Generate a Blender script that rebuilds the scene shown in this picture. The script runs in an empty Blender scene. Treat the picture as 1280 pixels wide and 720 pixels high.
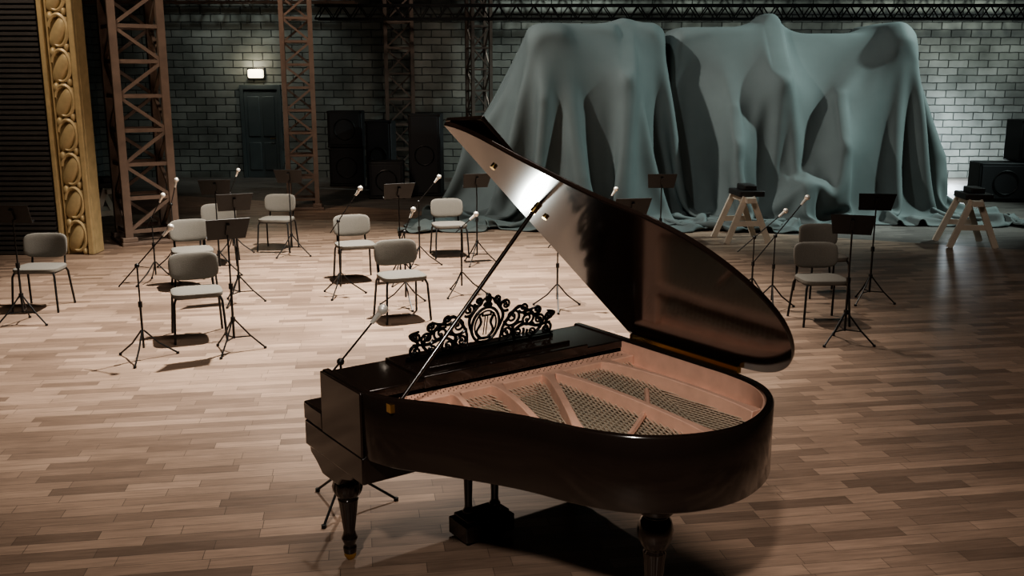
import bpy, math, random
import numpy as np
from math import sin, cos, pi, radians
from mathutils import Vector, Matrix
random.seed(4)
sc = bpy.context.scene
col = sc.collection

# ------------------------------------------------------------------ materials
def newmat(name):
    m = bpy.data.materials.new(name); m.use_nodes = True
    nt = m.node_tree
    return m, nt, nt.nodes['Principled BSDF']
def simple(name, c, rough=.5, metal=0, noise=0.0, nscale=20, coat=0, bump=0, spec=.5):
    m, nt, b = newmat(name)
    b.inputs['Roughness'].default_value = rough
    b.inputs['Metallic'].default_value = metal
    b.inputs['Coat Weight'].default_value = coat
    b.inputs['Coat Roughness'].default_value = .08
    b.inputs['Specular IOR Level'].default_value = spec
    tc = nt.nodes.new('ShaderNodeTexCoord')
    n = nt.nodes.new('ShaderNodeTexNoise'); n.inputs['Scale'].default_value = nscale
    n.inputs['Detail'].default_value = 5
    nt.links.new(tc.outputs['Object'], n.inputs['Vector'])
    r = nt.nodes.new('ShaderNodeMix'); r.data_type = 'RGBA'
    r.inputs[6].default_value = (*[x*(1-noise) for x in c], 1)
    r.inputs[7].default_value = (*[min(1, x*(1+noise)) for x in c], 1)
    nt.links.new(n.outputs['Fac'], r.inputs[0])
    nt.links.new(r.outputs[2], b.inputs['Base Color'])
    if bump:
        bp = nt.nodes.new('ShaderNodeBump'); bp.inputs['Strength'].default_value = bump
        bp.inputs['Distance'].default_value = .01
        nt.links.new(n.outputs['Fac'], bp.inputs['Height'])
        nt.links.new(bp.outputs['Normal'], b.inputs['Normal'])
    return m
def emis(name, c, s):
    m, nt, b = newmat(name)
    b.inputs['Emission Color'].default_value = (*c, 1)
    b.inputs['Emission Strength'].default_value = s
    b.inputs['Base Color'].default_value = (*c, 1)
    return m

def floor_mat(name, ca, cb, rot, rough):
    m, nt, b = newmat(name)
    N = nt.nodes; Lk = nt.links
    tc = N.new('ShaderNodeTexCoord')
    mp = N.new('ShaderNodeMapping'); mp.inputs['Rotation'].default_value = (0, 0, radians(rot))
    Lk.new(tc.outputs['Object'], mp.inputs['Vector'])
    br = N.new('ShaderNodeTexBrick')
    br.offset = .37; br.offset_frequency = 2; br.squash = .72; br.squash_frequency = 3
    br.inputs['Scale'].default_value = 1
    br.inputs['Brick Width'].default_value = .60
    br.inputs['Row Height'].default_value = .105
    br.inputs['Mortar Size'].default_value = .0018
    br.inputs['Mortar Smooth'].default_value = .1
    br.inputs['Bias'].default_value = -.05
    br.inputs['Color1'].default_value = (*ca, 1)
    br.inputs['Color2'].default_value = (*cb, 1)
    br.inputs['Mortar'].default_value = (*[x*.28 for x in ca], 1)
    Lk.new(mp.outputs['Vector'], br.inputs['Vector'])
    mp2 = N.new('ShaderNodeMapping'); mp2.inputs['Scale'].default_value = (2.2, 26, 1)
    Lk.new(mp.outputs['Vector'], mp2.inputs['Vector'])
    gr = N.new('ShaderNodeTexNoise'); gr.inputs['Scale'].default_value = 1.6
    gr.inputs['Detail'].default_value = 6; gr.inputs['Roughness'].default_value = .65
    Lk.new(mp2.outputs['Vector'], gr.inputs['Vector'])
    rmp = N.new('ShaderNodeMapRange'); rmp.inputs[1].default_value = .3; rmp.inputs[2].default_value = .7
    rmp.inputs[3].default_value = .72; rmp.inputs[4].default_value = 1.18
    Lk.new(gr.outputs['Fac'], rmp.inputs[0])
    big = N.new('ShaderNodeTexNoise'); big.inputs['Scale'].default_value = .9; big.inputs['Detail'].default_value = 4
    Lk.new(tc.outputs['Object'], big.inputs['Vector'])
    rm2 = N.new('ShaderNodeMapRange'); rm2.inputs[1].default_value = .3; rm2.inputs[2].default_value = .7
    rm2.inputs[3].default_value = .82; rm2.inputs[4].default_value = 1.14
    Lk.new(big.outputs['Fac'], rm2.inputs[0])
    mu = N.new('ShaderNodeMath'); mu.operation = 'MULTIPLY'
    Lk.new(rmp.outputs[0], mu.inputs[0]); Lk.new(rm2.outputs[0], mu.inputs[1])
    vm = N.new('ShaderNodeVectorMath'); vm.operation = 'SCALE'
    Lk.new(br.outputs['Color'], vm.inputs[0]); Lk.new(mu.outputs[0], vm.inputs['Scale'])
    Lk.new(vm.outputs[0], b.inputs['Base Color'])
    rr = N.new('ShaderNodeMapRange'); rr.inputs[3].default_value = rough-.08; rr.inputs[4].default_value = rough+.12
    Lk.new(big.outputs['Fac'], rr.inputs[0]); Lk.new(rr.outputs[0], b.inputs['Roughness'])
    bp = N.new('ShaderNodeBump'); bp.inputs['Strength'].default_value = .25; bp.inputs['Distance'].default_value = .003
    bp.invert = True
    Lk.new(br.outputs['Fac'], bp.inputs['Height']); Lk.new(bp.outputs['Normal'], b.inputs['Normal'])
    return m

def brick_mat(name, ca, cb, mortar, axis='y'):
    m, nt, b = newmat(name)
    N = nt.nodes; Lk = nt.links
    tc = N.new('ShaderNodeTexCoord')
    sp = N.new('ShaderNodeSeparateXYZ'); cb_ = N.new('ShaderNodeCombineXYZ')
    Lk.new(tc.outputs['Object'], sp.inputs[0])
    Lk.new(sp.outputs[0 if axis == 'y' else 1], cb_.inputs[0]); Lk.new(sp.outputs[2], cb_.inputs[1])
    br = N.new('ShaderNodeTexBrick')
    br.inputs['Scale'].default_value = 1
    br.inputs['Brick Width'].default_value = .5
    br.inputs['Row Height'].default_value = .185
    br.inputs['Mortar Size'].default_value = .014
    br.inputs['Mortar Smooth'].default_value = .5
    br.inputs['Color1'].default_value = (*ca, 1); br.inputs['Color2'].default_value = (*cb, 1)
    br.inputs['Mortar'].default_value = (*mortar, 1)
    wn = N.new('ShaderNodeTexNoise'); wn.inputs['Scale'].default_value = 5
    Lk.new(tc.outputs['Object'], wn.inputs['Vector'])
    ws = N.new('ShaderNodeVectorMath'); ws.operation = 'SCALE'; ws.inputs['Scale'].default_value = .035
    Lk.new(wn.outputs['Color'], ws.inputs[0])
    wa = N.new('ShaderNodeVectorMath'); wa.operation = 'ADD'
    Lk.new(cb_.outputs[0], wa.inputs[0]); Lk.new(ws.outputs[0], wa.inputs[1])
    Lk.new(wa.outputs[0], br.inputs['Vector'])
    n = N.new('ShaderNodeTexNoise'); n.inputs['Scale'].default_value = 1.3; n.inputs['Detail'].default_value = 8
    Lk.new(tc.outputs['Object'], n.inputs['Vector'])
    r = N.new('ShaderNodeMapRange'); r.inputs[1].default_value = .3; r.inputs[2].default_value = .7
    r.inputs[3].default_value = .55; r.inputs[4].default_value = 1.3
    Lk.new(n.outputs['Fac'], r.inputs[0])
    vm = N.new('ShaderNodeVectorMath'); vm.operation = 'SCALE'
    Lk.new(br.outputs['Color'], vm.inputs[0]); Lk.new(r.outputs[0], vm.inputs['Scale'])
    Lk.new(vm.outputs[0], b.inputs['Base Color'])
    b.inputs['Roughness'].default_value = .5
    bp = N.new('ShaderNodeBump'); bp.inputs['Strength'].default_value = 1; bp.inputs['Distance'].default_value = .04
    bp.invert = True
    Lk.new(br.outputs['Fac'], bp.inputs['Height']); Lk.new(bp.outputs['Normal'], b.inputs['Normal'])
    return m

M_floor = floor_mat('parquet', (.33, .232, .172), (.15, .102, .075), -9, .40)
M_floor2 = floor_mat('parquet_grey', (.15, .135, .12), (.09, .08, .072), -9, .5)
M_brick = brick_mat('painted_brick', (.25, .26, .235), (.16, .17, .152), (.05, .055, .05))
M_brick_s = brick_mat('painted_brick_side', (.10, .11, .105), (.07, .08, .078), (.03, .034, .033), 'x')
M_lac = simple('black_lacquer', (.014, .009, .007), .17, 0, .2, 5, coat=.6)
M_lid = simple('dark_lacquer_lid', (.013, .008, .006), .13, 0, .3, 3, coat=.5)
M_iron = simple('black_cast', (.008, .008, .008), .25, .3, .2, 30)
M_copper = simple('rose_bronze_plate', (.60, .37, .28), .42, .1, .2, 14)
M_sound = simple('soundboard_wood', (.27, .205, .14), .5, 0, .3, 25)
M_string = simple('steel_string', (.66, .58, .47), .35, .5, .1, 10)
M_pin = simple('tuning_pin_steel', (.35, .25, .19), .4, .5, .1, 10)
M_brass = simple('brass', (.65, .45, .18), .25, 1, .1, 10)
M_ivory = simple('ivory', (.7, .66, .55), .3, 0, .05, 10)
M_blackmetal = simple('black_metal', (.015, .015, .015), .4, .3, .2, 20)
M_fabric = simple('grey_fabric', (.13, .12, .103), .9, 0, .2, 90, bump=.15)
M_plastic = simple('dark_plastic', (.03, .027, .025), .5, 0, .1, 20)
M_mic = simple('mic_grille', (.75, .72, .66), .35, .4, .1, 100)
M_rust = simple('brown_painted_steel', (.20, .145, .115), .55, .2, .35, 6)
M_darksteel = simple('dark_steel', (.15, .115, .095), .5, .3, .3, 6)
M_gold = simple('gilded_plaster', (.46, .35, .19), .45, .2, .3, 9, bump=.2)
M_slat = simple('dark_slats', (.055, .05, .047), .5, .1, .25, 5)
M_cloth = simple('grey_teal_canvas', (.090, .106, .102), .8, 0, .16, 2.2)
M_pine = simple('pale_pine', (.66, .57, .47), .6, 0, .15, 8)
M_door = simple('teal_door_paint', (.08, .095, .095), .45, 0, .2, 4)
M_case = simple('black_cabinet', (.014, .014, .015), .6, 0, .3, 30, bump=.2)
M_grille = simple('cabinet_grille', (.03, .03, .032), .7, .2, .4, 120)
M_ceil = simple('dark_ceiling', (.03, .03, .03), .8, 0, .2, 3)
M_bulb = emis('lamp_glow', (1, .90, .62), 2.2)

# ------------------------------------------------------------------ mesh builder
class MB:
    def __init__(s): s.v = []; s.f = []
    def add(s, vs, fs):
        o = len(s.v); s.v += [tuple(p) for p in vs]; s.f += [[i+o for i in f] for f in fs]; return s
    def box(s, x0, x1, y0, y1, z0, z1):
        vs = [(x, y, z) for x in (x0, x1) for y in (y0, y1) for z in (z0, z1)]
        return s.add(vs, [[0,1,3,2],[4,6,7,5],[0,4,5,1],[2,3,7,6],[0,2,6,4],[1,5,7,3]])
    def beam(s, a, b, w, h=None, up=(0,0,1)):
        h = h or w
        a = Vector(a); b = Vector(b); d = (b-a).normalized(); up = Vector(up)
        if abs(d.dot(up)) > .98: up = Vector((1, 0, 0))
        x = d.cross(up).normalized(); y = x.cross(d).normalized()
        vs = []
        for p in (a, b):
            for i, j in ((-1,-1),(1,-1),(1,1),(-1,1)):
                vs.append(p + x*i*w/2 + y*j*h/2)
        return s.add(vs, [[0,3,2,1],[4,5,6,7],[0,1,5,4],[1,2,6,5],[2,3,7,6],[3,0,4,7]])
    def tube(s, pts, r, n=8, closed=False):
        pts = [Vector(p) for p in pts]; m = len(pts)
        rs = r if isinstance(r, (list, tuple)) else [r]*m
        vs = []; prev = None
        for i, p in enumerate(pts):
            if closed: t = pts[(i+1) % m]-pts[i-1]
            else: t = pts[min(i+1, m-1)]-pts[max(i-1, 0)]
            t.normalize()
            if prev is None:
                u = t.cross(Vector((0, 0, 1)))
                if u.length < .1: u = t.cross(Vector((1, 0, 0)))
            else: u = prev - t*prev.dot(t)
            u.normalize(); prev = u; w = t.cross(u)
            for k in range(n):
                a = 2*pi*k/n
                vs.append(p+(u*cos(a)+w*sin(a))*rs[i])
        fs = []
        for i in range(m if closed else m-1):
            j = (i+1) % m
            for k in range(n):
                k2 = (k+1) % n
                fs.append([i*n+k, i*n+k2, j*n+k2, j*n+k])
        if not closed:
            fs.append(list(range(n))[::-1]); fs.append([(m-1)*n+k for k in range(n)])
        return s.add(vs, fs)
    def lathe(s, prof, n=20, c=(0, 0, 0), sq=0):
        vs = []
        for r, z in prof:
            for k in range(n):
                a = 2*pi*k/n
                vs.append((c[0]+r*cos(a), c[1]+r*sin(a), c[2]+z))
        fs = []
        for i in range(len(prof)-1):
            for k in range(n):
                k2 = (k+1) % n
                fs.append([i*n+k, i*n+k2, (i+1)*n+k2, (i+1)*n+k])
        fs.append(list(range(n))[::-1]); fs.append([(len(prof)-1)*n+k for k in range(n)])
        return s.add(vs, fs)
    def superell(s, c, h, p=.35, nu=28, nv=14, bend=0, M=None):
        def sg(x, e): return math.copysign(abs(x)**e, x)
        vs = []
        for j in range(nv+1):
            la = -pi/2+pi*j/nv
            for i in range(nu):
                lo = 2*pi*i/nu
                x = sg(cos(la), p)*sg(cos(lo), p); y = sg(cos(la), p)*sg(sin(lo), p); z = sg(sin(la), p)
                q = Vector((x*h[0], y*h[1] + bend*x*x, z*h[2]))
                if M: q = M @ q
                vs.append(q+Vector(c))
        fs = []
        for j in range(nv):
            for i in range(nu):
                i2 = (i+1) % nu
                fs.append([j*nu+i, j*nu+i2, (j+1)*nu+i2, (j+1)*nu+i])
        return s.add(vs, fs)
    def prism(s, poly, ext):
        n = len(poly); ext = Vector(ext)
        vs = [Vector(p) for p in poly]+[Vector(p)+ext for p in poly]
        fs = [list(range(n))[::-1], list(range(n, 2*n))]
        for i in range(n):
            j = (i+1) % n
            fs.append([i, j, n+j, n+i])
        return s.add(vs, fs)
    def obj(s, name, mat, parent=None, smooth=True, bevel=0, angle=40, **props):
        me = bpy.data.meshes.new(name); me.from_pydata([tuple(p) for p in s.v], [], s.f)
        import bmesh
        bm = bmesh.new(); bm.from_mesh(me)
        bmesh.ops.recalc_face_normals(bm, faces=bm.faces); bm.to_mesh(me); bm.free()
        me.materials.append(mat)
        if smooth:
            me.polygons.foreach_set('use_smooth', [True]*len(me.polygons))
            me.set_sharp_from_angle(angle=radians(angle))
        o = bpy.data.objects.new(name, me); col.objects.link(o)
        if parent: o.parent = parent
        if bevel:
            b = o.modifiers.new('b', 'BEVEL'); b.width = bevel; b.segments = 2; b.limit_method = 'ANGLE'
        for k, v in props.items(): o[k] = v
        return o
def root(name, loc, rz=0, **props):
    e = bpy.data.objects.new(name, None); e.empty_display_size = .1
    e.location = loc; e.rotation_euler = (0, 0, rz); col.objects.link(e)
    for k, v in props.items(): e[k] = v
    return e
def clone(src, loc, rz, **props):
    c = src.copy(); col.objects.link(c); c.location = loc; c.rotation_euler = (0, 0, rz)
    for k, v in props.items(): c[k] = v
    for ch in [o for o in sc.objects if o.parent == src]:
        d = ch.copy(); col.objects.link(d); d.parent = c
    return c
S = dict(kind='structure')

# ------------------------------------------------------------------ room
WY = 24.8; XL = -10.5; XR = 13.5; YB = -5; ZC = 10
def bl(x):  # border of the grey boards
    return 16.9 - .47*(x-1)
MB().add([(XL, YB, 0), (XR, YB, 0), (XR, bl(XR), 0), (XL, bl(XL), 0)], [[0, 1, 2, 3]]).obj('floor', M_floor, smooth=False, label='brown wooden plank parquet stage floor', category='floor', **S)
MB().add([(XL, bl(XL), 0), (XR, bl(XR), 0), (XR, WY, 0), (XL, WY, 0)], [[0, 1, 2, 3]]).obj('floor', M_floor2, smooth=False, label='dull grey boards at the rear of the stage', category='floor', **S)
MB().box(XL, XR, WY, WY+.3, 0, ZC).obj('wall_back', M_brick, smooth=False, label='grey-green painted brick rear wall', category='wall', **S)
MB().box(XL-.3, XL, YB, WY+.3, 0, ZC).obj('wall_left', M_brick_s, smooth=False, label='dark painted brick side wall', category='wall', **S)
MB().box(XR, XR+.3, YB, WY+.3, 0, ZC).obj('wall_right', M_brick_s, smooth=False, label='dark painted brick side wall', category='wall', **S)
MB().box(XL-.3, XR+.3, YB-.3, YB, 0, ZC).obj('wall_front', M_ceil, smooth=False, label='dark auditorium-side wall', category='wall', **S)
MB().box(XL-.3, XR+.3, YB-.3, WY+.3, ZC, ZC+.2).obj('ceiling', M_ceil, smooth=False, label='dark stage ceiling', category='ceiling', **S)
# slatted wall
sl = MB(); n = int(9.9/.07); prof = []
for i in range(n):
    z = i*.07; prof += [(13.45, z), (13.41, z+.012), (13.41, z+.05), (13.45, z+.062)]
vs = []; fs = []
for i, (y, z) in enumerate(prof):
    vs += [(XL, y, z), (-6.42, y, z)]
    if i: fs.append([2*i-2, 2*i-1, 2*i+1, 2*i])
sl.add(vs, fs).box(XL, -6.42, 13.46, 13.6, 0, ZC)
sl.obj('wall_side', M_slat, smooth=False, label='dark wall of narrow horizontal slats', category='wall', **S)

# gilded pillar
p = root('gilded_pillar', (-6.18, 13.5, 0), 0, label='carved gilded proscenium pillar with scroll ornament', category='pillar')
MB().box(-.24, .24, .02, .30, 0, 9.9).obj('pillar_body', M_gold, p, bevel=.01)
for a, b, c in ((-.24, -.17, -.06), (.16, .24, -.06), (-.15, -.12, -.03)):
    MB().box(a, b, c, .02, 0, 9.9).obj('edge_moulding', M_gold, p, bevel=.015)
orn = MB()
for i in range(21):
    z = .25+i*.47
    R = Matrix.Rotation(radians(28), 3, 'Y')
    orn.superell((.02, 0, z), (.10, .075, .23), .9, 16, 10, M=R)
    pts = []
    for k in range(17):
        a = radians(-120+k*18)
        pts.append((.02+.125*cos(a), -.03, z+.02+.21*sin(a)))
    orn.tube(pts, [.02+.012*sin(pi*k/16) for k in range(17)], 6)
    orn.superell((-.08, -.01, z+.2), (.05, .05, .07), 1, 12, 8)
    orn.superell((.11, -.01, z-.2), (.04, .045, .06), 1, 12, 8)
orn.obj('carved_ornament', M_gold, p)

# door
d = root('door_1', (-6.36, WY, 0), 0, label='dark teal panelled stage door in brick wall', category='door', **S)
MB().box(-.42, .42, -.06, -.01, .0, 2.22).obj('door_leaf', M_door, d, bevel=.01)
fm = MB()
fm.prism([(-.52, -.1, 0), (-.52, -.1, 2.34), (.52, -.1, 2.34), (.52, -.1, 0), (.42, -.1, 0), (.42, -.1, 2.22), (-.42, -.1, 2.22), (-.42, -.1, 0)], (0, .1, 0))
fm.obj('door_frame', M_door, d, bevel=.01)
for z0, z1 in ((.2, .9), (1.05, 2.05)):
    for x0, x1 in ((-.34, -.04), (.04, .34)):
        MB().box(x0, x1, -.08, -.055, z0, z1).obj('door_panel', M_door, d, bevel=.012)
MB().tube([(.33, -.06, 1.0), (.33, -.13, 1.0), (.22, -.13, 1.0)], .012).obj('door_handle', M_brass, d)
e = root('wall_lamp', (-6.44, WY, 2.47), 0, label='small glowing box lamp above the stage door', category='lamp')
MB().box(-.22, .22, -.05, 0, 0, .28).obj('lamp_housing', M_blackmetal, e, bevel=.01)
MB().superell((0, -.09, .14), (.19, .06, .11), .3).obj('lamp_shade', M_bulb, e)

# ------------------------------------------------------------------ lattice towers and girders
def tower(x, y, w, h, rz, mat, step, cw, label):
    r = root('lattice_tower', (x, y, 0), radians(rz), label=label, category='truss')
    c = [(-w/2, -w/2), (w/2, -w/2), (w/2, w/2), (-w/2, w/2)]
    for a, b in c:
        MB().beam((a, b, .04), (a, b, h), cw).obj('chord', mat, r, smooth=False)
    br = MB()
    k = 0; z = .2
    while z+step < h:
        for i in range(4):
            p0 = c[i]; p1 = c[(i+1) % 4]
            br.beam((*p0, z), (*p1, z), cw*.5)
            if (k+i) % 2: p0, p1 = p1, p0
            br.beam((*p0, z), (*p1, z+step), cw*.45)
        z += step; k += 1
    br.obj('bracing', mat, r, smooth=False)
    bp = MB().box(-w/2-.12, w/2+.12, -w/2-.12, w/2+.12, 0, .05)
    for a, b in c: bp.box(a-cw, a+cw, b-cw, b+cw, .05, .12)
    bp.obj('base_plate', mat, r, smooth=False, bevel=.008)
    return r
tower(-5.66, 14.75, .68, 9.9, 33, M_rust, .5, .11, 'brown steel lattice tower on a base plate')
tower(-4.05, 18.6, .52, 9.9, 12, M_rust, .42, .085, 'slender rust-brown steel lattice tower')
tower(-2.72, 23.72, .62, 9.9, 8, M_darksteel, .6, .085, 'dark steel lattice tower near the brick wall')
tower(-.8, 23.72, .45, 9.9, 20, M_darksteel, .5, .075, 'dark steel lattice tower behind draped cloth')
def girder(name, x0, x1, y, z0, z1, mat, step, label, dep=.35, t=.05):
    r = root(name, ((x0+x1)/2, y, z0), 0, label=label, category='girder')
    L = (x1-x0)/2
    for yy in (-dep/2, dep/2):
        for zz in (0, z1-z0):
            MB().beam((-L, yy, zz), (L, yy, zz), t).obj('rail', mat, r, smooth=False)
    b = MB(); n = int(2*L/step)
    for yy in (-dep/2, dep/2):
        for i in range(n):
            a = -L+i*step
            b.beam((a, yy, 0), (a+step/2, yy, z1-z0), t*.5); b.beam((a+step/2, yy, z1-z0), (a+step, yy, 0), t*.5)
    for i in range(n):
        a = -L+i*step
        b.beam((a, -dep/2, 0), (a, dep/2, 0), t*.5)
    b.obj('bracing', mat, r, smooth=False)
    return r
girder('lattice_girder', -4.5, XR, 22.9, 3.82, 4.12, M_blackmetal, .4, 'dark steel lattice girder spanning the rear stage')
girder('lattice_girder', -9, XR, 24.45, 4.4, 4.75, M_darksteel, .5, 'dark overhead lattice girder beside brick wall', .25)
girder('lattice_girder', -9, -3.2, 20.5, 4.0, 4.22, M_rust, .4, 'brown steel lattice girder between lattice towers', .3, .04)

# ------------------------------------------------------------------ draped cloth (position-based drape of its two halves)
def drape(x0, x1, gather, Ls, Lf, topy, depth, boxes, npin, seed, foldf, steps=900):
    rng = np.random.default_rng(seed)
    dx = .084
    W0 = (x1-x0)*gather
    nx = int((W0+2*Ls)/dx)+1
    back = .6
    ny = int((back+Lf)/dx)+1
    jb = int(back/dx)
    us = np.arange(nx)*dx-Ls
    xs = np.where(us < 0, x0+us*.58, np.where(us > W0, x1+(us-W0)*.58, x0+us/gather))
    drop = np.where(us < 0, -us*.81, np.where(us > W0, (us-W0)*.81, 0))
    P = np.zeros((ny, nx, 3))
    for j in range(ny):
        s = (j-jb)*dx
        if s < 0: y = topy+.2-s*.1; z = 3.72+s
        elif s < depth: y = topy-s; z = 3.72
        else:
            y = topy-depth-(s-depth)*.5; z = 3.72-(s-depth)*.86
        P[j, :, 0] = xs; P[j, :, 1] = y; P[j, :, 2] = z-drop
    P[:, :, 2] = np.maximum(P[:, :, 2], .03)
    ph = np.interp(us, np.linspace(-Ls, W0+Ls, 13), rng.uniform(-1, 1, 13))
    amp = np.clip((np.arange(ny)-jb)*dx-depth+.2, 0, 2.5)*.12
    P[:, :, 1] += amp[:, None]*(np.sin(us*foldf+ph*4)+.4*np.sin(us*foldf*2.3+ph*5))[None, :]
    P += rng.normal(0, .006, P.shape)
    W = np.ones((ny, nx))
    for b in boxes[:npin]:
        m = (xs > b[0]+.02) & (xs < b[1]-.02)
        W[jb, m] = 0; P[jb, m, 1] = topy; P[jb, m, 2] = b[4]+.04
    Q = P.copy()
    W3 = W[..., None]
    def sol(A, B, wa, wb, rest, k):
        d = B-A
        l = np.sqrt((d*d).sum(-1, keepdims=True))+1e-9
        c = d*((l-rest)/l*k/(wa+wb+1e-9))
        A += c*wa; B -= c*wb
    V = np.zeros_like(P)
    dt = 1/100.
    r2 = dx*math.sqrt(2)
    def pair(s0, s1, rest, k):
        sol(P[s0], P[s1], W3[s0], W3[s1], rest, k)
    sl_ = slice
    for it in range(steps):
        V[..., 2] -= 9.8*dt
        V *= .985
        Q[:] = P
        P += V*dt*W3
        for rep in range(5):
            for o in (0, 1):
                m = (nx-o)//2*2+o
                pair((sl_(None), sl_(o, m, 2)), (sl_(None), sl_(o+1, m, 2)), dx, 1)
                m = (ny-o)//2*2+o
                pair((sl_(o, m, 2), sl_(None)), (sl_(o+1, m, 2), sl_(None)), dx, 1)
            if rep in (0, 3):
                for o in (0, 1):
                    m = (ny-o)//2*2+o
                    pair((sl_(o, m, 2), sl_(0, nx-1)), (sl_(o+1, m, 2), sl_(1, nx)), r2, .4)
                    pair((sl_(o, m, 2), sl_(1, nx)), (sl_(o+1, m, 2), sl_(0, nx-1)), r2, .4)
        for q, k in ((2, .04), (3, .015)):
            pair((sl_(None), sl_(0, nx-q)), (sl_(None), sl_(q, nx)), dx*q, k)
            pair((sl_(0, ny-q), sl_(None)), (sl_(q, ny), sl_(None)), dx*q, k)
        mg = .045
        for (a0, a1, b0, b1, h) in boxes:
            x = P[..., 0]; y = P[..., 1]; z = P[..., 2]
            ins = (x > a0-mg) & (x < a1+mg) & (y > b0-mg) & (y < b1+mg) & (z < h+mg) & (W > 0)
            if not ins.any(): continue
            xi = x[ins]; yi = y[ins]; zi = z[ins]
            D = np.stack([xi-(a0-mg), (a1+mg)-xi, yi-(b0-mg), (b1+mg)-yi, h+mg-zi])
            k = D.argmin(0)
            pp = P[ins]; qq = Q[ins]
            pp[k == 0, 0] = a0-mg; pp[k == 1, 0] = a1+mg; pp[k == 2, 1] = b0-mg; pp[k == 3, 1] = b1+mg; pp[k == 4, 2] = h+mg
            pp = pp - (pp-qq)*.5*np.where(k[:, None] == 4, [[1, 1, 0]], [[.6, .6, .6]])
            P[ins] = pp
        g = P[..., 2] < .02
        P[g, 2] = .02
        P[g, 0:2] -= (P[g, 0:2]-Q[g, 0:2])*.9
        V = (P-Q)/dt
        sp = np.sqrt((V*V).sum(-1, keepdims=True))
        V *= np.minimum(1, 5/(sp+1e-6))
    A = P.copy()
    P[1:-1, 1:-1] = .6*A[1:-1, 1:-1]+.1*(A[:-2, 1:-1]+A[2:, 1:-1]+A[1:-1, :-2]+A[1:-1, 2:])
    idx = np.arange(nx*ny).reshape(ny, nx)
    F = np.stack([idx[:-1, :-1], idx[:-1, 1:], idx[1:, 1:], idx[1:, :-1]], -1).reshape(-1, 4)
    return P.reshape(-1, 3), F
PA, FA = drape(.30, 2.75, 1.14, 3.5, 5.5, 19.2, 1.8, [
    (.30, 1.0, 17.3, 19.4, 3.38), (1.0, 1.95, 17.6, 19.4, 3.38), (1.95, 2.15, 17.1, 19.4, 3.50), (2.15, 2.75, 17.9, 19.4, 3.42),
    (-.9, -.7, 18.2, 19.2, 1.3), (1.1, 1.3, 16.4, 17.0, .8), (.5, .62, 16.9, 17.4, 2.2)], 4, 5, 3.4)
PB, FB = drape(3.0, 7.20, 1.20, 3.3, 5.3, 19.5, 1.5, [
    (3.0, 4.7, 18.3, 19.7, 3.36), (4.7, 4.95, 17.3, 19.7, 3.62), (4.95, 6.7, 18.3, 19.7, 3.24), (6.75, 7.20, 17.5, 19.7, 3.42),
    (3.9, 4.02, 16.9, 18.4, 2.0), (5.75, 5.87, 16.8, 18.4, 2.2), (7.7, 7.9, 17.6, 18.8, 1.1), (5.0, 5.2, 16.5, 17.0, .7)], 4, 11, 3.9)
me = bpy.data.meshes.new('draped_cloth')
me.from_pydata(np.concatenate([PA, PB]).tolist(), [], FA.tolist()+(FB+len(PA)).tolist())
me.polygons.foreach_set('use_smooth', [True]*len(me.polygons))
me.materials.append(M_cloth)
o = bpy.data.objects.new('draped_cloth', me); col.objects.link(o)
s = o.modifiers.new('s', 'SUBSURF'); s.levels = 1; s.render_levels = 1
s = o.modifiers.new('t', 'SOLIDIFY'); s.thickness = .012; s.offset = 1
o['label'] = 'huge grey-teal dust cloth draped over tall stage equipment'; o['category'] = 'cloth cover'

# ------------------------------------------------------------------ sawhorses
def sawhorse(x, y, rz, label):
    r = root('sawhorse', (x, y, 0), radians(rz), label=label, category='trestle', group='white wooden sawhorses')
    h = .70
    for ys in (-.28, .28):
        for sx in (-1, 1):
            MB().beam((sx*.33, ys*1.15, .0), (sx*.05, ys, h), .085, .05, up=(0, 1, 0)).obj('leg', M_pine, r, smooth=False)
        MB().beam((-.22, ys*1.1, .3), (.22, ys*1.1, .3), .03, .08).obj('crossbar', M_pine, r, smooth=False)
    MB().box(-.07, .07, -.42, .42, h-.08, h).obj('top_beam', M_pine, r, smooth=False, bevel=.006)
    MB().box(-.14, .26, -.26, .26, h, h+.09).box(-.04, .16, -.18, .18, h+.085, h+.17).obj('clamp_block', M_plastic, r, bevel=.015, label='dark block resting on top beam')
    return r
sawhorse(3.55, 14.75, 6, 'pale wooden sawhorse in front of the draped cloth')
sawhorse(6.85, 14.35, -6, 'pale wooden sawhorse beside the cloth end')
sawhorse(-6.78, 15.9, 40, 'pale wooden sawhorse behind the gilded pillar')

# ------------------------------------------------------------------ cabinets
def cabinet(x, y, z, w, dp_, h, rz, label):
    r = root('speaker_cabinet', (x, y, z), radians(rz), label=label, category='speaker')
    MB().box(-w/2, w/2, -dp_/2, dp_/2, 0.0, h-.005).obj('body', M_case, r, bevel=.02)
    g = MB().box(-w/2+.05, w/2-.05, -dp_/2-.015, -dp_/2+.01, .07, h-.06)
    g.obj('grille', M_grille, r, bevel=.01)
    rr = min(w, h)*.3
    ring = MB().tube([(rr*cos(a*pi/12), -dp_/2-.02, h/2+rr*sin(a*pi/12)) for a in range(24)], .014, 6, True)
    ring.obj('driver_ring', M_blackmetal, r)
    for a in (-1, 1):
        for zz in (.0, h-.06):
            x0 = a*(w/2+.006)
            MB().box(min(x0, x0-a*.05), max(x0, x0-a*.05), -dp_/2-.008, -dp_/2+.045, zz+.002, zz+.052).obj('corner_guard', M_blackmetal, r, smooth=False, bevel=.006)
    return r
cabinet(-2.65, 20.4, 0, .72, .6, .78, 4, 'black speaker cabinet standing on stage floor')
cabinet(-1.85, 20.9, 0, .68, .6, 1.75, -3, 'tall black speaker cabinet beside draped cloth')
cabinet(-3.9, 22.9, 0, .8, .6, .9, 5, 'black cabinet under another near brick wall')
cabinet(-3.9, 22.9, .905, .8, .6, .85, 2, 'black cabinet stacked on another near brick wall')
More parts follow.
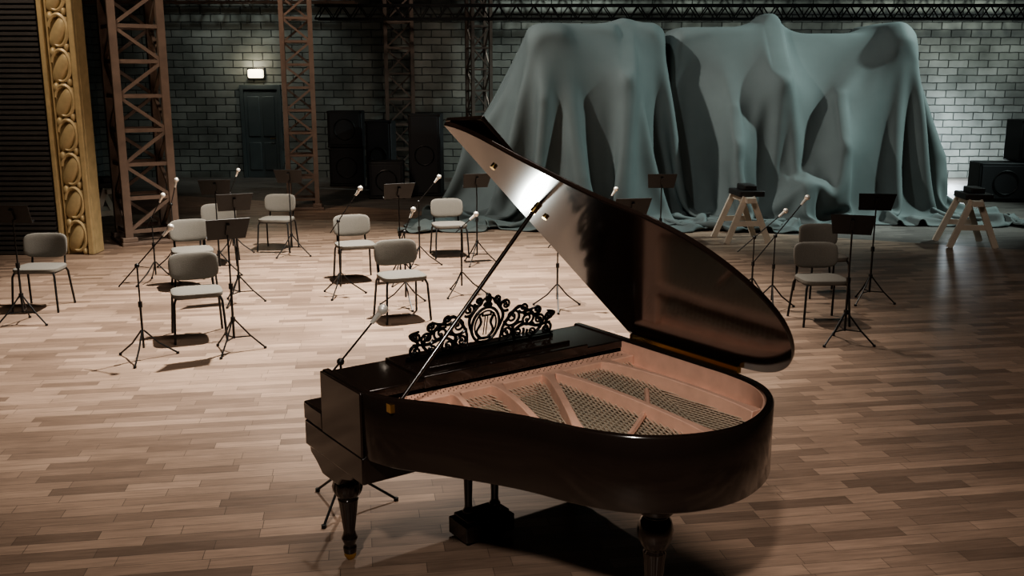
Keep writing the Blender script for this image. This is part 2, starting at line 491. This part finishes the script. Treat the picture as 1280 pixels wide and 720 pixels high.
cabinet(-3.0, 22.2, 0, .6, .5, 1.55, -6, 'tall black cabinet near the lattice tower')
cabinet(10.1, 19.9, 0, 1.05, .7, .8, -8, 'wide black speaker cabinet on the stage floor')
cabinet(11.35, 20.0, 0, 1.05, .7, .8, 4, 'wide black speaker cabinet beneath another')
cabinet(10.85, 20.05, .805, 1.0, .65, .85, 0, 'black speaker cabinet stacked on two others')

# ------------------------------------------------------------------ chairs
def build_chair():
    r = root('chair', (0, 0, 0))
    MB().superell((0, 0, .445), (.235, .215, .032), .45, 36, 14).obj('seat', M_fabric, r)
    R = Matrix.Rotation(radians(-10), 3, 'X')
    MB().superell((0, .235, .655), (.232, .027, .135), .5, 36, 14, bend=-.045, M=R).obj('backrest', M_fabric, r)
    MB().superell((0, .262, .655), (.222, .016, .125), .42, 30, 10, bend=-.045, M=R).obj('back_shell', M_plastic, r, label='dark plastic backrest shell')
    t = .0115
    for sx in (-1, 1):
        MB().tube([(sx*.20, -.17, .42), (sx*.215, -.19, .38), (sx*.235, -.225, .0)], t).obj('leg', M_blackmetal, r)
        MB().tube([(sx*.20, .17, .42), (sx*.215, .19, .38), (sx*.235, .25, .0)], t).obj('leg', M_blackmetal, r)
    f = MB()
    for sx in (-1, 1):
        f.tube([(sx*.20, -.17, .415), (sx*.20, .17, .415)], t)
        f.tube([(sx*.17, .12, .41), (sx*.17, .20, .41), (sx*.175, .235, .45), (sx*.17, .27, .62), (sx*.16, .285, .72)], .011)
    f.tube([(-.20, -.12, .412), (.20, -.12, .412)], t); f.tube([(-.20, .12, .412), (.20, .12, .412)], t)
    f.obj('frame', M_blackmetal, r)
    return r
CH = [(-5.08, 10.15, 4, 'beside a music stand'), (-3.01, 8.95, 22, 'facing a music stand'),
      (-1.14, 9.72, 24, 'near the piano'), (-1.93, 11.66, 20, 'behind another chair'),
      (-.88, 13.35, 14, 'near the draped cloth'), (-3.43, 13.9, -4, 'near a lattice tower'),
      (-3.94, 12.75, 12, 'behind a music stand'), (-3.80, 11.25, 24, 'between music stands'),
      (3.14, 9.55, 3, 'facing a music stand'), (3.58, 10.85, 6, 'behind another chair')]
c0 = build_chair()
for i, (x, y, a, t) in enumerate(CH):
    pr = dict(label='black-framed grey upholstered chair '+t, category='chair', group='grey orchestra chairs')
    if i == 0:
        c0.location = (x, y, 0); c0.rotation_euler = (0, 0, radians(a))
        for k, v in pr.items(): c0[k] = v
    else: clone(c0, (x, y, 0), radians(a), **pr)

# ------------------------------------------------------------------ music stands
def build_stand():
    r = root('music_stand', (0, 0, 0))
    MB().tube([(0, 0, .12), (0, 0, .62)], .011).tube([(0, 0, .6), (0, 0, 1.06)], .008).lathe([(.02, .58), (.02, .63)], 12).lathe([(.022, .28), (.022, .32)], 12).obj('pole', M_blackmetal, r)
    for k in range(3):
        a = radians(90+120*k+20)
        c, s = cos(a), sin(a)
        MB().tube([(.012*c, .012*s, .30), (.14*c, .14*s, .14), (.27*c, .27*s, .012)], .008, 6).beam((.15*c, .15*s, .13), (0, 0, .13), .01).lathe([(.014, 0), (.014, .02)], 8, (.27*c, .27*s, 0)).obj('leg', M_blackmetal, r)
    R = Matrix.Rotation(radians(28), 4, 'X')
    dk = MB()
    def q(x, y, z): return (R @ Vector((x, y, z))) + Vector((0, 0, 1.12))
    dk.prism([q(-.17, 0, -.10), q(.17, 0, -.10), q(.195, 0, .11), q(-.195, 0, .11)], (R.to_3x3() @ Vector((0, .006, 0))))
    dk.prism([q(-.17, 0, -.10), q(.17, 0, -.10), q(.17, .05, -.10), q(-.17, .05, -.10)], (R.to_3x3() @ Vector((0, 0, -.006))))
    dk.beam(q(0, -.012, -.06), q(0, -.012, .06), .03, .02)
    dk.obj('desk', M_blackmetal, r, smooth=False)
    return r
ST = [(-4.95, 9.45, -5), (-2.53, 8.45, 30), (-3.02, 10.4, 25), (-3.7, 11.95, 10), (-3.1, 13.35, 0), (-1.36, 11.5, 25),
      (-.47, 12.75, 20), (1.26, 10.0, 10), (1.98, 12.7, 0), (3.97, 10.42, -10), (3.12, 8.72, -18)]
s0 = build_stand()
for i, (x, y, a) in enumerate(ST):
    pr = dict(label='thin black music stand with tripod base', category='music stand', group='black music stands')
    if i == 0:
        s0.location = (x, y, 0); s0.rotation_euler = (0, 0, radians(a))
        for k, v in pr.items(): s0[k] = v
    else: clone(s0, (x, y, 0), radians(a), **pr)

# ------------------------------------------------------------------ microphone stands
def mic_stand(x, y, cz, tip, rear=.5, rot=0):
    r = root('microphone_stand', (x, y, 0), 0, label='black tripod microphone stand with boom arm and pale microphone', category='microphone stand', group='boom microphone stands')
    MB().tube([(0, 0, .1), (0, 0, cz*.6)], .010).tube([(0, 0, cz*.58), (0, 0, cz)], .007).lathe([(.018, cz*.56), (.018, cz*.62)], 10).obj('pole', M_blackmetal, r)
    for k in range(3):
        a = radians(rot+120*k)
        c, s = cos(a), sin(a)
        MB().tube([(.012*c, .012*s, .26), (.13*c, .13*s, .13), (.29*c, .29*s, .012)], .008, 6).lathe([(.014, 0), (.014, .02)], 8, (.29*c, .29*s, 0)).obj('leg', M_blackmetal, r)
    t = Vector(tip); c = Vector((0, 0, cz))
    MB().tube([c-t*rear, c+t], .006, 6).superell(c, (.022, .022, .022), 1, 10, 6).obj('boom_arm', M_blackmetal, r)
    d = t.normalized(); e = c+t
    MB().tube([e-d*.06, e+d*.03], [.012, .018], 8).superell(e+d*.04, (.03, .03, .03), 1, 14, 8).obj('microphone', M_mic, r)
for a in [(-3.26, 8.2, .84, (.27, .05, .30), .6, 35), (-1.97, 10.8, .86, (.24, 0, .34), .4, 20), (-1.16, 10.25, .82, (.08, .05, .2), .6, 50),
          (-1.23, 12.6, .86, (.25, 0, .3), .5, 10), (-.58, 10.85, .78, (.14, .05, .12), .5, 0), (-4.42, 12.4, .85, (.08, 0, .28), .5, 40),
          (-4.35, 11.5, .8, (.14, 0, .24), .5, 0), (-4.0, 13.6, .86, (.12, 0, .29), .5, 0), (.49, 10.15, .8, (.26, 0, .34), .4, 30),
          (1.12, 12.0, .8, (.16, 0, .26), .5, 0), (2.80, 10.1, .8, (.29, 0, .38), .75, 20), (2.68, 10.5, .72, (.30, 0, .27), .6, 70),
          (-.96, 5.17, .87, (.22, .0, .27), .3, 15)]:
    mic_stand(*a)

# ------------------------------------------------------------------ GRAND PIANO
A = (-.934, 4.53, 0)
P = root('grand_piano', A, math.atan2(-.816, .578), label='black lacquered grand piano with raised lid and ornate music desk', category='piano')
WD = 1.63
ctrl = [(.437, 0), (.60, .055), (.82, .205), (1.118, .385), (1.40, .505), (1.59, .641), (1.71, .835), (1.75, 1.06), (1.69, 1.29), (1.56, 1.48), (1.384, 1.594), (1.15, WD)]
def catm(pts, n=9):
    out = []
    ext = [0]+pts+[0]
    ext[0] = (pts[0][0]-.2, pts[0][1]); ext[-1] = (pts[-1][0]-.25, pts[-1][1])
    for i in range(1, len(ext)-2):
        p0, p1, p2, p3 = [np.array(q) for q in ext[i-1:i+3]]
        for k in range(n):
            t = k/n
            out.append(tuple(.5*((2*p1)+(-p0+p2)*t+(2*p0-5*p1+4*p2-p3)*t*t+(-p0+3*p1-3*p2+p3)*t**3)))
    out.append(pts[-1]); return out
curve = catm(ctrl)
path = [(0, 0), (.15, 0), (.3, 0), (.42, 0)]+curve+[(.9, WD), (.65, WD), (.42, WD), (.2, WD), (0, WD)]
def off(path, o):
    out = []
    for i, p_ in enumerate(path):
        a = np.array(path[max(i-1, 0)]); b = np.array(path[min(i+1, len(path)-1)])
        t = (b-a)/np.linalg.norm(b-a)
        out.append((p_[0]-t[1]*o, p_[1]+t[0]*o))
    return out
def strip(path, sec, mat, name, lmin=-1, **kw):
    m = MB()
    cache = {}
    for o, z in sec:
        if o not in cache: cache[o] = off(path, o)
    vs = []; n = len(sec); keep = [i for i in range(len(path)) if path[i][0] >= lmin]
    for i in keep:
        for o, z in sec: vs.append((*cache[o][i], z))
    fs = []
    for i in range(len(keep)-1):
        for k in range(n):
            k2 = (k+1) % n
            fs.append([i*n+k, i*n+k2, (i+1)*n+k2, (i+1)*n+k])
    fs.append(list(range(n))); fs.append([(len(keep)-1)*n+k for k in range(n)])
    return m.add(vs, fs).obj(name, mat, P, angle=50, **kw)
ZT = 1.02; ZB = .69
strip(path, [(0, ZB+.01), (0, ZT-.008), (.006, ZT), (.034, ZT), (.04, ZT-.008), (.04, ZB), (.01, ZB)], M_lac, 'rim')
strip(path, [(.041, .82), (.041, ZT-.012), (.048, ZT-.012), (.048, .82)], M_copper, 'inner_rim', .42, label='rose-bronze inner rim lining')
ins = [q for q, p_ in zip(off(path, .04), path) if p_[0] >= .42]
MB().prism([(a, b, .845) for a, b in ins], (0, 0, .015)).obj('soundboard', M_sound, P, smooth=False, label='golden wooden soundboard')
strip(path, [(.048, .865), (.048, .90), (.085, .905), (.10, .89), (.10, .865)], M_copper, 'iron_plate', .42, label='rose-bronze iron plate flange')
MB().box(.425, .53, .05, 1.58, .85, .955).obj('pin_block', M_copper, P, smooth=False, bevel=.006)
poly = np.array([q for q, p_ in zip(off(path, .08), path) if p_[0] >= .42])
def inside(x, y):
    c = False; n = len(poly); j = n-1
    for i in range(n):
        xi, yi = poly[i]; xj, yj = poly[j]
        if (yi > y) != (yj > y) and x < (xj-xi)*(y-yi)/(yj-yi)+xi: c = not c
        j = i
    return c
def shoot(x, y, dx_, dy_):
    t = 0
    while inside(x+dx_*(t+.01), y+dy_*(t+.01)) and t < 2: t += .01
    return x+dx_*t, y+dy_*t, t
stm = MB()
for i in range(56):
    k = .14+1.40*i/55
    a = radians(8)
    x, y, t = shoot(.53, k, cos(a), sin(a))
    if t > .08: stm.beam((.53, k, .915), (x, y, .905), .0046, .003)
for i in range(36):
    k = .9+.66*i/35
    a = radians(-24)
    x, y, t = shoot(.53, k, cos(a), sin(a))
    if t > .08: stm.beam((.53, k, .922), (x, y, .912), .0046, .0034)
for i in range(36):
    l = .60+i*.032
    ks = [k*.01 for k in range(8, 160) if inside(l, k*.01)]
    if ks: stm.beam((l, min(ks)+.03, .90), (l, max(ks)-.03, .90), .0046, .002)
stm.obj('strings', M_string, P, smooth=False, kind='stuff')
pins = MB()
for i in range(60):
    for j in range(2):
        k = .12+1.4*i/59
        pins.beam((.45+.03*j+.008*(i % 3), k, .95), (.45+.03*j+.008*(i % 3), k, .962), .0045)
pins.obj('tuning_pins', M_pin, P, smooth=False, kind='stuff')
for (k0, l1, k1, wd) in ((.20, .68, .16, .016), (.44, .86, .33, .018), (.68, 1.18, .49, .020), (1.0, 1.30, .58, .022), (1.05, 1.64, 1.04, .020), (1.38, 1.52, 1.42, .018)):
    sm = MB()
    n = 16; vs = []; fs = []
    a = Vector((.52, k0, 0)); b = Vector((l1, k1, 0)); dd = (b-a).normalized(); nn = Vector((-dd.y, dd.x, 0))
    for i in range(n+1):
        t = i/n; c = a.lerp(b, t)
        w = wd*(1+1.3*(abs(2*t-1)**6)); h = .032+.018*sin(pi*t)
        for s, z in ((-1, .895), (1, .895), (.8, .925+h), (-.8, .925+h)):
            q = c+nn*w*s; vs.append((q.x, q.y, z))
    for i in range(n):
        for k in range(4): fs.append([i*4+k, i*4+(k+1) % 4, i*4+4+(k+1) % 4, i*4+4+k])
    fs += [[0, 1, 2, 3], [n*4+k for k in range(4)]]
    sm.add(vs, fs).obj('plate_strut', M_copper, P, bevel=.004)
MB().tube([(.95, 1.28, .925), (1.15, 1.10, .925), (1.32, .86, .925), (1.42, .70, .925)], [.012, .014, .014, .012], 6).obj('bridge', M_copper, P)
# case front
def bx(name, mat, bev, *a, **kw): return MB().box(*a).obj(name, mat, P, bevel=bev, **kw)
bx('keybed', M_lac, .008, -.22, .437, -.012, WD+.012, .565, .70)
bx('side_panel', M_lac, .006, 0, .437, -.014, .001, .70, ZT-.004)
bx('side_panel', M_lac, .006, 0, .437, WD-.001, WD+.014, .70, ZT-.004)
bx('arm', M_lac, .012, -.23, 0, -.012, .10, .70, .80); bx('arm', M_lac, .012, -.23, 0, WD-.10, WD+.012, .70, .80)
bx('fallboard', M_lac, .01, 0, .03, .04, WD-.04, .74, ZT-.01)
bx('key_slip', M_lac, .006, -.22, -.19, .10, WD-.10, .70, .745)
kb = MB(); kw = (WD-.2)/52
for i in range(52): kb.box(-.185, 0, .10+i*kw+.0006, .10+(i+1)*kw-.0006, .70, .748)
kb.obj('white_keys', M_ivory, P, smooth=False, kind='stuff')
kk = MB()
for i in range(51):
    if i % 7 in (0, 2, 3, 5, 6): kk.box(-.12, 0, .10+(i+1)*kw-.006, .10+(i+1)*kw+.006, .748, .76)
kk.obj('black_keys', M_lac, P, smooth=False, kind='stuff')
bx('case_top', M_lac, .006, .03, .425, .04, .335, .97, ZT-.006); bx('case_top', M_lac, .006, .03, .425, 1.335, WD-.04, .97, ZT-.006)
bx('desk_shelf', M_lac, .006, .03, .43, .33, 1.34, .97, ZT+.012)
bx('desk_rail', M_lac, .003, .345, .36, .40, 1.27, ZT+.012, ZT+.028)
# ornate music desk
tl = radians(12)
def D(a, b): return (.17+b*sin(tl), .835+a, ZT+.012+b*cos(tl))
fr = MB()
def spiral(cx, cy, r, turns, a0, dirn, w=.0082):
    pts = []; ws = []
    n = int(22*turns)
    for i in range(n+1):
        t = i/n
        rr = r*(1-.82*t); a = a0+dirn*t*turns*2*pi
        pts.append(D(cx+rr*cos(a), cy+rr*sin(a))); ws.append(w*(1-.35*t))
    fr.tube(pts, ws, 6)
    e = pts[-1]; fr.superell(e, (w*1.5,)*3, 1, 8, 6)
def curv(pl, w=.0082):
    P_ = [pl[0]]+pl+[pl[-1]]; pts = []
    for i in range(1, len(P_)-2):
        p0, p1, p2, p3 = [np.array(q) for q in P_[i-1:i+3]]
        for k in range(6):
            t = k/6; q = .5*((2*p1)+(-p0+p2)*t+(2*p0-5*p1+4*p2-p3)*t*t+(-p0+3*p1-3*p2+p3)*t**3)
            pts.append(D(*q))
    pts.append(D(*pl[-1]))
    n = len(pts)
    fr.tube(pts, [w*(.6+.6*sin(pi*i/(n-1))) for i in range(n)], 6)
for s in (-1, 1):
    for (cx, cy, r, tn, a0, dd) in ((.17, .155, .055, 1.6, 200, 1), (.115, .235, .038, 1.5, 300, -1), (.27, .13, .05, 1.6, 120, -1), (.35, .115, .042, 1.5, 200, 1),
                                    (.22, .055, .038, 1.4, 30, -1), (.31, .048, .034, 1.4, 150, 1), (.41, .05, .036, 1.5, 90, -1), (.14, .065, .036, 1.3, 330, 1),
                                    (.235, .20, .032, 1.3, 210, 1), (.42, .125, .028, 1.3, 220, -1), (.33, .175, .026, 1.3, 250, 1), (.06, .275, .028, 1.3, 330, -1)):
        aa = radians(a0)
        if s < 0: aa = pi-aa
        spiral(s*cx, cy, r, tn, aa, dd*s)
    curv([(s*.45, .012), (s*.40, .09), (s*.45, .14), (s*.40, .16)]); curv([(s*.10, .02), (s*.12, .12), (s*.20, .21), (s*.27, .18), (s*.33, .2)])
    curv([(s*.13, .02), (s*.24, .10), (s*.34, .08), (s*.43, .09)]); curv([(s*.08, .09), (s*.105, .18), (s*.06, .25), (s*.02, .29)])
    curv([(s*.30, .01), (s*.37, .08), (s*.31, .15), (s*.24, .16)]); curv([(s*.20, .01), (s*.18, .10), (s*.25, .12)])
    curv([(s*.015, .06), (s*.05, .10), (s*.03, .15), (s*.045, .195), (s*.02, .2)], .006)
    fr.tube([D(s*.008, .08), D(s*.008, .19)], .003, 6)
fr.tube([D(.085*cos(a*pi/16), .135+.10*sin(a*pi/16)) for a in range(32)], .008, 6, True)
fr.tube([D(.066*cos(a*pi/16), .135+.08*sin(a*pi/16)) for a in range(32)], .005, 6, True)
fr.tube([D(-.04, .06), D(.04, .06)], .007, 6); fr.tube([D(-.03, .19), D(.03, .19)], .005, 6)
fr.superell(D(0, .285), (.012, .02, .03), 1, 10, 8); fr.superell(D(0, .25), (.01, .03, .018), 1, 10, 8)
fr.beam(D(-.46, .006), D(.46, .006), .014, .014); fr.beam(D(-.46, .022), D(.46, .022), .008, .006)
fr.obj('music_desk', M_iron, P, label='black ornate openwork music desk with scrolls and lyre')
# lid
TH = radians(44.6)
def lidp(l, k, t=0):
    s = WD+.015-k
    return (l, WD+.015-s*cos(TH)+t*sin(TH), ZT+.02+s*sin(TH)+t*cos(TH))
lo = [q for q, p_ in zip(off(path, -.02), path) if p_[0] >= .42]
lo = [(max(a, .42), min(b, WD+.015)) for a, b in lo]
MB().prism([lidp(a, b) for a, b in lo], (0, .024*sin(TH), .024*cos(TH))).obj('lid', M_lid, P, bevel=.005)
fl = MB()
def fp(l, k, t): return lidp(l, k, .028+(l-.42)*math.tan(radians(5))+t)
fl.prism([fp(.405, -.02, 0), fp(.68, -.02, 0), fp(.68, WD, 0), fp(.405, WD, 0)], (0, .02*sin(TH), .02*cos(TH)))
fl.obj('lid_flap', M_lid, P, bevel=.005, label='folded-back front flap of the lid')
MB().box(.45, 1.22, WD-.012, WD+.016, ZT-.004, ZT+.028).tube([(.45, WD+.0, ZT+.026), (1.22, WD+.0, ZT+.026)], .006, 8).obj('hinge', M_brass, P, label='long brass piano hinge')
for l, k in ((.55, .25), (.62, .60)):
    MB().tube([Vector(lidp(l, k, -.012)), Vector(lidp(l, k, .002))], .014, 14).obj('lid_bumper', M_brass, P)
MB().tube([(.593, .10, ZT-.03), lidp(.60, .54, -.004)], .010, 10).obj('lid_prop', M_lac, P)
MB().tube([lidp(.60, .54, -.03), lidp(.60, .54, .0)], .016, 12).obj('prop_cup', M_brass, P)
MB().box(.57, .62, .045, .11, ZT-.06, ZT-.02).obj('prop_bracket', M_brass, P)
# legs
def leg(x, y, zt, hw=.085):
    prof = [(.020, .035), (.032, .04), (.036, .07), (.028, .085), (.034, .10), (.042, .12), (.034, .14), (.030, .16), (.040, .24), (.050, .32),
            (.054, .335), (.045, .345), (.062, .36), (.076, .385), (.080, .41), (.070, .44), (.054, .455), (.078, .47), (.084, .49), (.084, .51)]
    if zt > .6: prof = [(r, z if z < .2 else .2+(z-.2)*1.42) for r, z in prof]
    m = MB()
    n = 32; vs = []
    for r, z in prof:
        for k in range(n):
            a = 2*pi*k/n
            rr = r*(1-.09*(k % 2)) if (.15 < z < .33 or .36 < z < .44) else r
            vs.append((x+rr*cos(a), y+rr*sin(a), z))
    fs = []
    for i in range(len(prof)-1):
        for k in range(n):
            fs.append([i*n+k, i*n+(k+1) % n, (i+1)*n+(k+1) % n, (i+1)*n+k])
    fs.append(list(range(n))); fs.append([(len(prof)-1)*n+k for k in range(n)])
    m.add(vs, fs).box(x-hw, x+hw, y-hw, y+hw, prof[-1][1]-.005, zt)
    m.obj('leg', M_lac, P, bevel=.003)
    MB().tube([(x-.012, y, .028), (x+.012, y, .028)], .028, 16).lathe([(.022, .035), (.022, .06)], 14, (x, y, 0)).obj('castor', M_brass, P)
leg(.05, .09, .57); leg(.05, WD-.09, .57); leg(1.44, .89, .70, .075)
for y0, y1 in ((.0, .15), (WD-.15, WD)):
    MB().prism([(-.20, y0, .57), (-.185, y0, .53), (-.12, y0, .50), (-.05, y0, .455), (.13, y0, .455), (.17, y0, .50), (.27, y0, .53), (.33, y0, .57)], (0, y1-y0, 0)).obj('bracket', M_lac, P, bevel=.006)
# pedal lyre
ly = MB()
for y in (.795-.085, .795+.085):
    ly.lathe([(.022, .13), (.034, .16), (.022, .18), (.02, .2), (.026, .40), (.02, .5), (.034, .53), (.034, .57)], 16, (.21, y, 0))
ly.box(.12, .30, .64, .95, .02, .115).box(.14, .28, .66, .93, .113, .14).box(.15, .27, .67, .92, .555, .575)
ly.obj('pedal_lyre', M_lac, P, bevel=.006)
for y in (.73, .86):
    MB().beam((.13, y, .05), (.02, y, .035), .03, .012).obj('pedal', M_brass, P, smooth=False, bevel=.003)

# ------------------------------------------------------------------ lights
def spot(loc, target, e, ang, blend, rad, c=(1, 1, 1)):
    l = bpy.data.lights.new('spot', 'SPOT'); l.energy = e; l.spot_size = radians(ang); l.spot_blend = blend
    l.shadow_soft_size = rad; l.color = c
    o = bpy.data.objects.new('stage_or_added_light', l); col.objects.link(o); o.location = loc
    o.rotation_euler = (Vector(target)-Vector(loc)).to_track_quat('-Z', 'Y').to_euler()
    return o
def area(loc, target, e, sx, sy, c=(1, 1, 1)):
    l = bpy.data.lights.new('area', 'AREA'); l.shape = 'RECTANGLE'; l.size = sx; l.size_y = sy; l.energy = e; l.color = c
    o = bpy.data.objects.new('stage_or_added_light', l); col.objects.link(o); o.location = loc
    o.rotation_euler = (Vector(target)-Vector(loc)).to_track_quat('-Z', 'Y').to_euler()
    return o
def point(loc, e, r, c):
    l = bpy.data.lights.new('pt', 'POINT'); l.energy = e; l.shadow_soft_size = r; l.color = c
    o = bpy.data.objects.new('stage_or_added_light', l); col.objects.link(o); o.location = loc
spot((-.6, 11.5, 8.5), (-1.6, 10.8, 0), 8200, 76, 1, .12, (1, .94, .85))
spot((-1.2, -2.4, 6.9), (.35, 4.3, 1), 1500, 28, 1, .25, (1, .92, .84))
area((.5, 5.0, 9), (.5, 4.5, 0), 260, 3, 3, (1, .88, .78))  # added soft fill above the piano and foreground floor, no fixture there
spot((-6.5, 15.5, 9.2), (1.4, 18.2, 2.0), 3000, 44, .9, .15, (1, 1, .95))
spot((-1.5, 13.0, 9.2), (5.4, 18.0, 1.4), 700, 46, .9, .2, (.9, 1, 1))
spot((12.9, 16.6, 8.5), (6.5, 18.5, 2), 4200, 60, .9, .15, (.8, 1, .98))
# wall washers
spot((10.5, 22.6, 7.5), (10.5, 24.8, 3.4), 750, 90, 1, .3, (.92, 1, .90))
spot((1.2, 22.6, 7.5), (1.2, 24.8, 3.2), 600, 80, 1, .3, (.9, 1, .95))
spot((5, 22.6, 7.5), (5, 24.8, 3.4), 400, 100, 1, .3, (.9, 1, .93))
spot((-5.8, 22, 7.5), (-6.6, 24.8, 2.8), 300, 70, 1, .3, (.9, 1, .97))
point((10.7, 23.6, .7), 150, .3, (.8, .92, 1))
spot((-6.5, 10.5, 7), (-5.9, 14.5, 2.5), 450, 60, 1, .2, (1, .86, .7))
spot((-5.0, 15.5, 6.5), (-4.2, 18.6, 2.5), 280, 60, 1, .2, (1, .78, .62))
spot((-2.0, 20.5, 8), (-2.2, 23.7, 3), 260, 36, 1, .2, (1, .85, .72))  # added spot that brightens the dark rear towers
point((-6.44, 24.4, 2.8), 8, .1, (1, .9, .7))
# unseen spot added beyond the keyboard to put a glint on the lid
spot((-.63, 5.84, .72), (.092, 4.4, 1.90), 70, 22, 1, .03, (.94, 1, .93))

w = bpy.data.worlds.new('World'); sc.world = w; w.use_nodes = True
w.node_tree.nodes['Background'].inputs[0].default_value = (.5, .55, .6, 1)
w.node_tree.nodes['Background'].inputs[1].default_value = .05
cam = bpy.data.cameras.new('cam'); cam.lens = 33.75; cam.sensor_width = 36
co = bpy.data.objects.new('camera', cam); col.objects.link(co)
co.location = (0, 0, 2.4); co.rotation_euler = (radians(90-12.1), 0, 0)
sc.camera = co
sc.view_settings.view_transform = 'AgX'
sc.view_settings.exposure = .68
try: sc.view_settings.look = 'AgX - Medium High Contrast'
except Exception as ex: print(ex)
